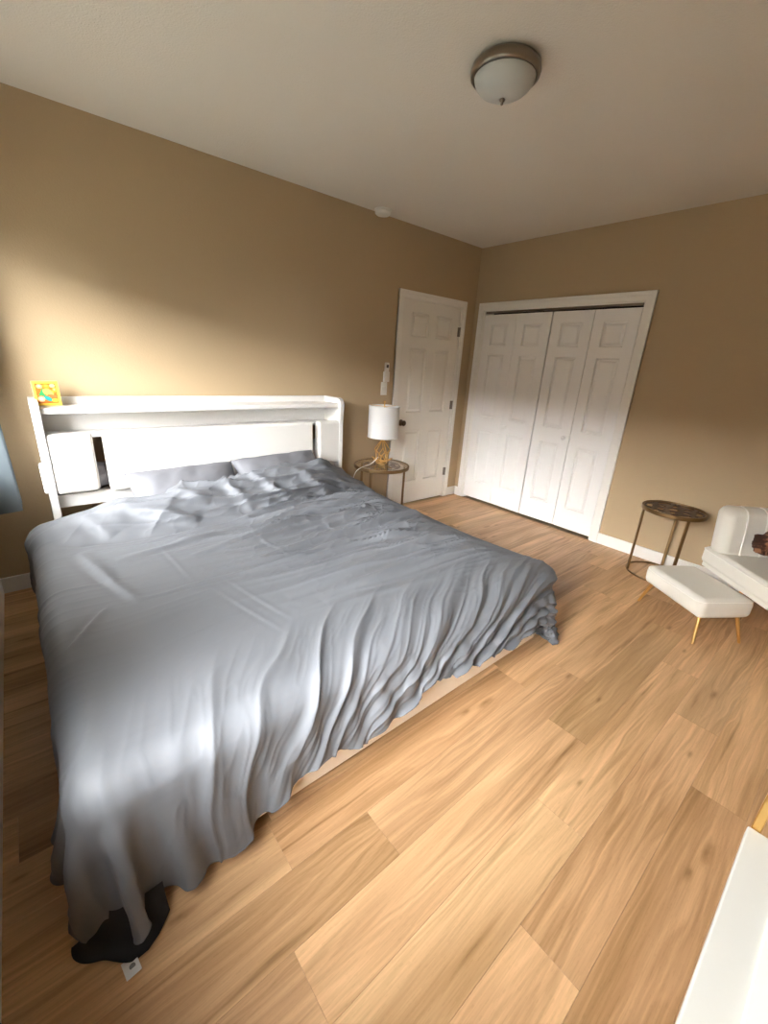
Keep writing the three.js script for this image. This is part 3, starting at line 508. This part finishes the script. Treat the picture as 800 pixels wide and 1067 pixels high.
// ---------------------------------------------------------------- nesting tables
function sideTable(label, pos, R, h, legAngles, fretR, turn) {
  const t = thing('side_table', label, 'side table', pos, 0, 'pair of round gold tables');
  obj('rim', lathe([[R - 0.016, h - 0.028], [R - 0.002, h - 0.028], [R, h - 0.025], [R, h - 0.003], [R - 0.002, h], [R - 0.012, h], [R - 0.016, h - 0.004], [R - 0.016, h - 0.028]], 72), M.brass, t);
  const s = circlePath(0, 0, fretR, THREE.Shape), n = 6;
  s.holes.push(circlePath(0, 0, fretR * 0.2));
  for (let k = 0; k < n; k++) {
    const a = k / n * Math.PI * 2 + turn, petal = new THREE.Path(), r0 = fretR * 0.3, r1 = fretR * 0.7, da = 0.42;
    const at = (r, q) => [r * Math.cos(q), r * Math.sin(q)];
    petal.moveTo(...at(r0, a)); petal.quadraticCurveTo(...at((r0 + r1) / 2, a - da), ...at(r1, a)); petal.quadraticCurveTo(...at((r0 + r1) / 2, a + da), ...at(r0, a)); s.holes.push(petal);
    const b = a + Math.PI / n; const p2 = new THREE.Path(); p2.moveTo(...at(fretR * 0.7, b - 0.3)); p2.quadraticCurveTo(...at(fretR * 0.98, b - 0.36), ...at(fretR * 0.93, b)); p2.quadraticCurveTo(...at(fretR * 0.98, b + 0.36), ...at(fretR * 0.7, b + 0.3)); p2.quadraticCurveTo(...at(fretR * 0.8, b), ...at(fretR * 0.7, b - 0.3)); s.holes.push(p2);
    const hole = circlePath(...at(fretR * 0.86, a), fretR * 0.055); s.holes.push(hole);
  }
  const fg = extrude(s, 0.005, 0.0008, 10); fg.rotateX(-Math.PI / 2); fg.translate(0, h - 0.013, 0); obj('fretwork_top', fg, M.fretBrown, t);
  if (fretR < R - 0.05) { const gl = new THREE.CylinderGeometry(R - 0.0165, R - 0.0165, 0.004, 64); gl.translate(0, h - 0.004, 0); obj('glass_top', gl, M.glass, t); }
  for (const q of legAngles) { const x = (R - 0.011) * Math.cos(q * Math.PI / 180), z = (R - 0.011) * Math.sin(q * Math.PI / 180); const g = rbox(-0.0105, 0.0105, 0.006, h - 0.021, -0.007, 0.007, 0.002); g.rotateY(-q * Math.PI / 180 + Math.PI / 2); g.translate(x, 0, z); obj('leg', g, M.brass, t); }
  const ring = []; const a0 = legAngles[0], a1 = legAngles[legAngles.length - 1]; for (let k = 0; k <= 40; k++) { const q = (a0 + (a1 - a0) * k / 40) * Math.PI / 180; ring.push([(R - 0.011) * Math.cos(q), 0.0065, (R - 0.011) * Math.sin(q)]); }
  obj('base_ring', tube(ring, 0.0065, 80, 8), M.brass, t);
  return t;
}
sideTable('round gold table with brown fretwork top beside the cream armchair', [-0.24, 0, 2.33], 0.213, 0.55, [136, 234, 356], 0.196, 0.2);
sideTable('round gold table holding the lamp beside the headboard', [-1.43, 0, 0.29], 0.255, 0.58, [152, 260, 374], 0.175, 0);

// table lamp
{
  const L = thing('table_lamp', 'white drum-shade lamp on gold geometric wire base', 'lamp', [-1.4, 0.5815, 0.25]);
  const wire = [], R1 = 0.074, R2 = 0.05, R3 = 0.1, y0 = 0.004, y1 = 0.045, y2 = 0.125, y3 = 0.225, rr = 0.0045;
  const P = (r, k, y, o = 0) => { const a = (k + o) / 5 * Math.PI * 2 + 0.5; return [r * Math.cos(a), y, r * Math.sin(a)]; };
  for (let k = 0; k < 5; k++) {
    wire.push(rod(P(R1, k, y2), [0.004 * Math.cos(k), y3, 0.004 * Math.sin(k)], rr), rod(P(R1, k, y2), P(R1 * 0.72, k, y2 - 0.05, 0.5), rr), rod(P(R1 * 0.72, k, y2 - 0.05, 0.5), P(R1, k + 1, y2), rr), rod(P(R1 * 0.72, k, y2 - 0.05, 0.5), P(R2, k, y0 + 0.012, 0.5), rr), rod(P(R2, k, y0 + 0.012, 0.5), P(R2, k + 1, y0 + 0.012, 0.5), rr));
    wire.push(rod(P(R2, k, y0 + 0.012, 0.5), P(R3, k, y1, 0), rr * 0.9), rod(P(R2, k, y0 + 0.012, 0.5), P(R3, k + 1, y1, 0), rr * 0.9));
  }
  const b = obj('wire_base', wire, M.goldBright, L); tag(b, 'gold geometric wire base');
  obj('foot_ring', tube(Array.from({ length: 24 }, (_, k) => [0.05 * Math.cos(k / 24 * 6.2832), 0.0045, 0.05 * Math.sin(k / 24 * 6.2832)]), 0.0042, 60, 8, true), M.goldBright, L);
  obj('stem', [rod([0, 0.225, 0], [0, 0.53, 0], 0.005), rod([0, 0.22, 0], [0, 0.245, 0], 0.011)], M.goldBright, L);
  const r = 0.14, ya = 0.242, yb = 0.518;
  const sh = obj('shade', [lathe([[r, ya], [r * 0.985, yb]], 64), lathe([[r * 0.985 - 0.002, yb], [r - 0.002, ya]], 64)], M.shade, L);
  obj('shade_trim', [tube(Array.from({ length: 32 }, (_, k) => [r * Math.cos(k / 32 * 6.2832), ya, r * Math.sin(k / 32 * 6.2832)]), 0.003, 80, 6, true), tube(Array.from({ length: 32 }, (_, k) => [r * 0.985 * Math.cos(k / 32 * 6.2832), yb, r * 0.985 * Math.sin(k / 32 * 6.2832)]), 0.003, 80, 6, true)], M.paper, L);
  obj('spider', [0, 1, 2].map((k) => rod([0, 0.515, 0], [r * 0.98 * Math.cos(k * 2.094), 0.52, r * 0.98 * Math.sin(k * 2.094)], 0.002)), M.goldBright, L);
  const fin = lathe([[0, 0.565], [0.007, 0.562], [0.011, 0.552], [0.007, 0.543], [0.004, 0.538], [0.006, 0.532], [0.004, 0.527], [0, 0.527]], 20); obj('finial', fin, M.goldBright, L);
  obj('cord', tube([[-0.05, 0.06, 0.01], [-0.09, 0.05, 0.03], [-0.15, 0.02, 0.04], [-0.22, 0.008, 0.05], [-0.28, 0.0, 0.06], [-0.325, -0.02, 0.06], [-0.345, -0.08, 0.04], [-0.345, -0.3, 0.0]], 0.0035, 80, 6), M.plastic, L);
}

// ---------------------------------------------------------------- wall and ceiling fittings
{
  const g = thing('remote_control', 'white remote control in a wall holder above the light switch', 'remote', [-1.2, 1.302, 0]);
  const b = obj('body', rbox(-0.024, 0.024, 0.0, 0.165, 0.008, 0.026, 0.006), M.plastic, g);
  obj('screen', rbox(-0.012, 0.014, 0.118, 0.146, 0.025, 0.0266, 0.0005), M.screen, b);
  obj('holder', rbox(-0.03, 0.03, -0.008, 0.085, 0.0, 0.031, 0.006), M.plastic, g);
  const s = thing('light_switch', 'white single light switch plate beside the door casing', 'switch', [-1.212, 1.232, 0]);
  obj('plate', rbox(-0.037, 0.037, -0.06, 0.06, 0, 0.006, 0.003), M.plastic, s); obj('toggle', rbox(-0.008, 0.008, -0.014, 0.014, 0.004, 0.015, 0.003), M.plastic, s);
}
{
  const s = thing('smoke_detector', 'white round smoke detector on the ceiling above the headboard wall', 'smoke detector', [-1.39, H, 0.085]);
  obj('base', lathe([[0, 0], [0.068, 0], [0.068, -0.008], [0.06, -0.012], [0, -0.012]].reverse(), 40), M.plastic, s);
  obj('body', lathe([[0, -0.012], [0.058, -0.012], [0.064, -0.016], [0.062, -0.03], [0.05, -0.04], [0.02, -0.044], [0, -0.044]].reverse(), 40), M.plastic, s);
}
{
  const s = thing('ceiling_light', 'flush ceiling light with brushed nickel rim and frosted glass bowl', 'ceiling light', [-2.165, H, 1.788]);
  obj('rim', lathe([[0.0, 0], [0.11, 0], [0.128, -0.006], [0.142, -0.02], [0.146, -0.036], [0.143, -0.05], [0.136, -0.055], [0.128, -0.055], [0.126, -0.04], [0, -0.04]].reverse(), 64), M.nickel, s);
  const bowl = []; for (let k = 0; k <= 14; k++) { const a = k / 14 * Math.PI / 2; bowl.push([0.127 * Math.cos(a), -0.05 - 0.072 * Math.sin(a)]); } obj('glass_bowl', lathe(bowl.reverse(), 56), M.frost, s);
  s.scale.set(0.95, 0.93, 0.95);
  obj('finial', lathe([[0, -0.146], [0.004, -0.145], [0.006, -0.14], [0.004, -0.135], [0.01, -0.132], [0.012, -0.126], [0.008, -0.121], [0.018, -0.119], [0.018, -0.116], [0, -0.116]], 24), M.nickel, s);
}

// ---------------------------------------------------------------- armchair, ottoman
function puffy(w, h, d, r, bulge, seg = 8) { const g = new RoundedBoxGeometry(w, h, d, seg, r); const P = g.attributes.position; for (let i = 0; i < P.count; i++) { const x = P.getX(i) / (w / 2), y = P.getY(i) / (h / 2), z = P.getZ(i) / (d / 2); P.setY(i, P.getY(i) + Math.sign(y) * bulge * (1 - x * x) * (1 - z * z) * (y > 0.9 ? 1 : 0)); } g.computeVertexNormals(); return g; }
const loop = (w, d, r, y, rad = 0.004, wave) => { const pts = []; const cs = [[w / 2 - r, d / 2 - r, 0], [-w / 2 + r, d / 2 - r, 1], [-w / 2 + r, -d / 2 + r, 2], [w / 2 - r, -d / 2 + r, 3]]; for (const [cx, cz, q] of cs) for (let k = 0; k <= 6; k++) { const a = (q + k / 6) * Math.PI / 2; const x = cx + r * Math.cos(a), z = cz + r * Math.sin(a); pts.push([x, y + (wave ? wave(x, z) : 0), z]); } return tube(pts, rad, 200, 7, true); };
{
  const c = thing('armchair', 'cream armless accent chair with piped channel back by the closet wall', 'chair', [-0.544, 0, 3.043], -0.764);
  const sc = puffy(0.6, 0.115, 0.6, 0.03, 0.012); sc.translate(0, 0.387, 0.01); const seat = obj('seat', sc, M.cream, c);
  obj('piping', [loop(0.602, 0.602, 0.035, 0.425, 0.0035)].map((g) => g.translate(0, 0, 0.01)), M.piping, seat);
  const base = rbox(-0.285, 0.285, 0.303, 0.345, -0.275, 0.285, 0.008); obj('seat_base', base, M.cream, c);
  // back with shallow vertical channels
  const bw = 0.59, bh = 0.32, bt = 0.13, nn = 5; const bg = new RoundedBoxGeometry(bw, bh, bt, 14, 0.055); bg.scale(1, 1, 1);
  const P = bg.attributes.position; for (let i = 0; i < P.count; i++) { let x = P.getX(i), y = P.getY(i), z = P.getZ(i); z -= 0.06 * (y + bh / 2) / bh * 0.8; y += 0.01 * (1 - (2 * x / bw) ** 2); P.setXYZ(i, x, y, z); } bg.translate(0, 0.43 + bh / 2 - 0.02, -0.2); bg.computeVertexNormals();
  const back = obj('backrest', bg, M.cream, c);
  for (let k = 0; k < 4; k++) {
    const x = -bw / 2 + bw * (k + 1) / 5, zf = -0.2 + bt / 2 + 0.001, yb = 0.41, pts = [[x, yb + 0.02, zf - 0.003], [x, yb + 0.1, zf - 0.013], [x, yb + 0.2, zf - 0.024], [x, yb + 0.26, zf - 0.034], [x, yb + 0.306, zf - 0.056], [x, yb + 0.323, zf - 0.1], [x, yb + 0.323, zf - 0.125]];
    obj('piping', tube(pts, 0.0045, 50, 8), M.piping, back);
  }
  for (const [x, z] of [[-0.02, -0.2], [0.23, -0.23], [-0.02, 0.2], [0.23, 0.24]]) obj('leg', rod([x * 1.08, 0, z * 1.08], [x, 0.3, z], 0.009, 0.014), M.goldBright, c);
}
{
  const b = obj('brown_bag', (() => { const g = pillowGeo(0.3, 0.2, 0.12, 37); const P = g.attributes.position; for (let i = 0; i < P.count; i++) { const x = P.getX(i), y = P.getY(i); P.setZ(i, P.getZ(i) + 0.06 * (fbm(x * 18 + 3, y * 26, 5, 3) - 0.5)); P.setY(i, y * (0.55 + 0.45 * smooth(-0.16, 0.0, x)) + 0.04 * (fbm(x * 14, y * 14, 8, 2) - 0.5)); } const U = new Float32Array(P.count * 2); for (let i = 0; i < P.count; i++) { U[2 * i] = P.getX(i) * 3; U[2 * i + 1] = P.getY(i) * 3; } g.setAttribute('uv', new THREE.BufferAttribute(U, 2)); g.computeVertexNormals(); return g; })(), M.brownCloth);
  b.position.set(-0.528, 0.57, 2.975); b.rotation.set(-0.35, -0.764, 0.12, 'YXZ'); tag(b, 'brown crumpled bag lying on the cream armchair', 'bag');
}
{
  const dir = Math.atan2(-0.558, 0.83);   // long axis = local z
  const o = thing('ottoman', 'cream upholstered ottoman on splayed gold legs', 'ottoman', [-0.824, 0, 2.705], dir);
  const w = 0.36, d = 0.475, h = 0.135, y0 = 0.155;
  const wave = (x, z) => -0.016 * (1 - (2 * z / d) ** 2) + 0.008 * (1 - (2 * x / w) ** 2);
  const g = new RoundedBoxGeometry(w, h, d, 16, 0.045); const P = g.attributes.position;
  for (let i = 0; i < P.count; i++) { const x = P.getX(i), y = P.getY(i), z = P.getZ(i); P.setY(i, y + (y > 0 ? wave(x, z) * smooth(0, h / 2, y) : 0.026 * Math.cos(z / d * Math.PI) * smooth(0, -h / 2, y))); P.setX(i, x * (1 + 0.03 * (y / h))); }
  g.computeVertexNormals(); g.translate(0, y0 + h / 2, 0); const cu = obj('cushion', g, M.cream, o);
  obj('piping', loop(w * 1.0, d - 0.012, 0.045, y0 + h - 0.017, 0.0028, (x, z) => wave(x * 0.9, z * 0.9) * 0.9), M.piping, cu);
  for (const [x, z] of [[-1, -1], [1, -1], [-1, 1], [1, 1]]) { obj('leg', rod([x * 0.155, 0, z * 0.238], [x * 0.12, y0 + 0.03, z * 0.19], 0.0075, 0.0125), M.goldBright, o); }
}

// ---------------------------------------------------------------- desk
{
  const d = thing('desk', 'white desk edge with a gold metal upright at its end', 'desk');
  obj('top', rbox(-3.98, -3.05, 0.728, 0.75, 3.232, 3.7, 0.003), M.deskWhite, d);
  obj('upright', rbox(-3.049, -3.035, 0.728, 1.0, 3.236, 3.249, 0.002), M.goldBright, d);
  obj('upright', rbox(-3.049, -3.035, 0.728, 1.0, 3.682, 3.695, 0.002), M.goldBright, d);
  obj('rail', rbox(-3.049, -3.035, 1.0, 1.013, 3.236, 3.695, 0.002), M.goldBright, d);
  for (const [x, z] of [[-3.14, 3.36], [-3.9, 3.36], [-3.14, 3.64], [-3.9, 3.64]]) obj('leg', rbox(x - 0.012, x + 0.012, 0, 0.73, z - 0.012, z + 0.012, 0.002), M.goldBright, d);
}
tag(obj('white_folder', rbox(-3.42, -3.12, 0.7505, 0.756, 3.281, 3.5, 0.0015), M.paper), 'flat white folder lying on the white desk', 'folder');

// curtains: one bunched panel at each side of the windows
for (const [z0, z1, ph, lab, rd] of [[0.06, 0.26, 0.9, 'grey-blue curtain bunched beside the headboard', [0.03, 1.72]], [1.36, 1.68, 0.2, 'grey-blue curtain on the far side of the headboard window', null], [1.86, 2.2, 1.4, 'grey-blue curtain between the windows, nearer the desk', [1.8, 3.6]], [3.16, 3.4, 0.5, 'grey-blue curtain beside the desk', null]]) {
  const n = 60, pos = [], idx = [], m = 30;
  for (let j = 0; j <= m; j++) for (let i = 0; i <= n; i++) {
    const t = i / n, v = j / m, y = lerp(2.12, z0 < 1 ? 0.575 : 0.8, v), z = lerp(z0, z1, t), x = (z0 < 1 ? -4.07 : -4.1) + (z0 < 1 ? 0.085 : 0.06) * Math.sin(t * Math.PI * (z0 < 1 ? 5 : 9) + ph) * (0.75 + 0.25 * v) + 0.006 * Math.sin(y * 3);
    pos.push(x, y, z);
  }
  for (let j = 0; j < m; j++) for (let i = 0; i < n; i++) { const a = j * (n + 1) + i, b = a + 1, c = a + n + 1, d = c + 1; idx.push(a, c, b, b, c, d); }
  const g = new THREE.BufferGeometry(); g.setAttribute('position', new THREE.Float32BufferAttribute(pos, 3)); g.setAttribute('uv', new THREE.Float32BufferAttribute(new Float32Array(pos.length / 3 * 2), 2)); g.setIndex(idx); g.computeVertexNormals();
  const c = thing('curtain', lab, 'curtain', [0, 0, 0], 0, 'window curtains');
  obj('panel', g, M.curtain, c);
  if (rd) {
    const q = thing('curtain_rod', z0 < 1 ? 'brushed metal curtain rod above the headboard window' : 'brushed metal curtain rod above the window by the desk', 'curtain rod');
    obj('pole', rod([-4.07, 2.131, rd[0]], [-4.07, 2.131, rd[1]], 0.011), M.nickel, q);
    for (const z of [rd[0] + 0.01, rd[1] - 0.01]) obj('bracket', rod([XL, 2.131, z], [-4.07, 2.131, z], 0.008), M.nickel, q);
  }
}

// ---------------------------------------------------------------- outside the windows
struct('ground', box(-60, XL - T - 0.01, -0.75, -0.7, -40, 44), M.lawn, 'pale ground outside the windows', 'ground');
{
  const h = thing('neighbour_house', 'low house across the street outside the windows', 'house');
  obj('wall', box(-26, -18, -0.7, 3.2, -14, 18), M.siding, h);
  const s = new THREE.Shape(); s.moveTo(-26.4, 3.2); s.lineTo(-22, 5); s.lineTo(-17.6, 3.2); s.closePath(); const g = extrude(s, 33); g.translate(0, 0, -14.5); obj('roof', g, M.roofing, h);
}

renderer.render(scene, camera);
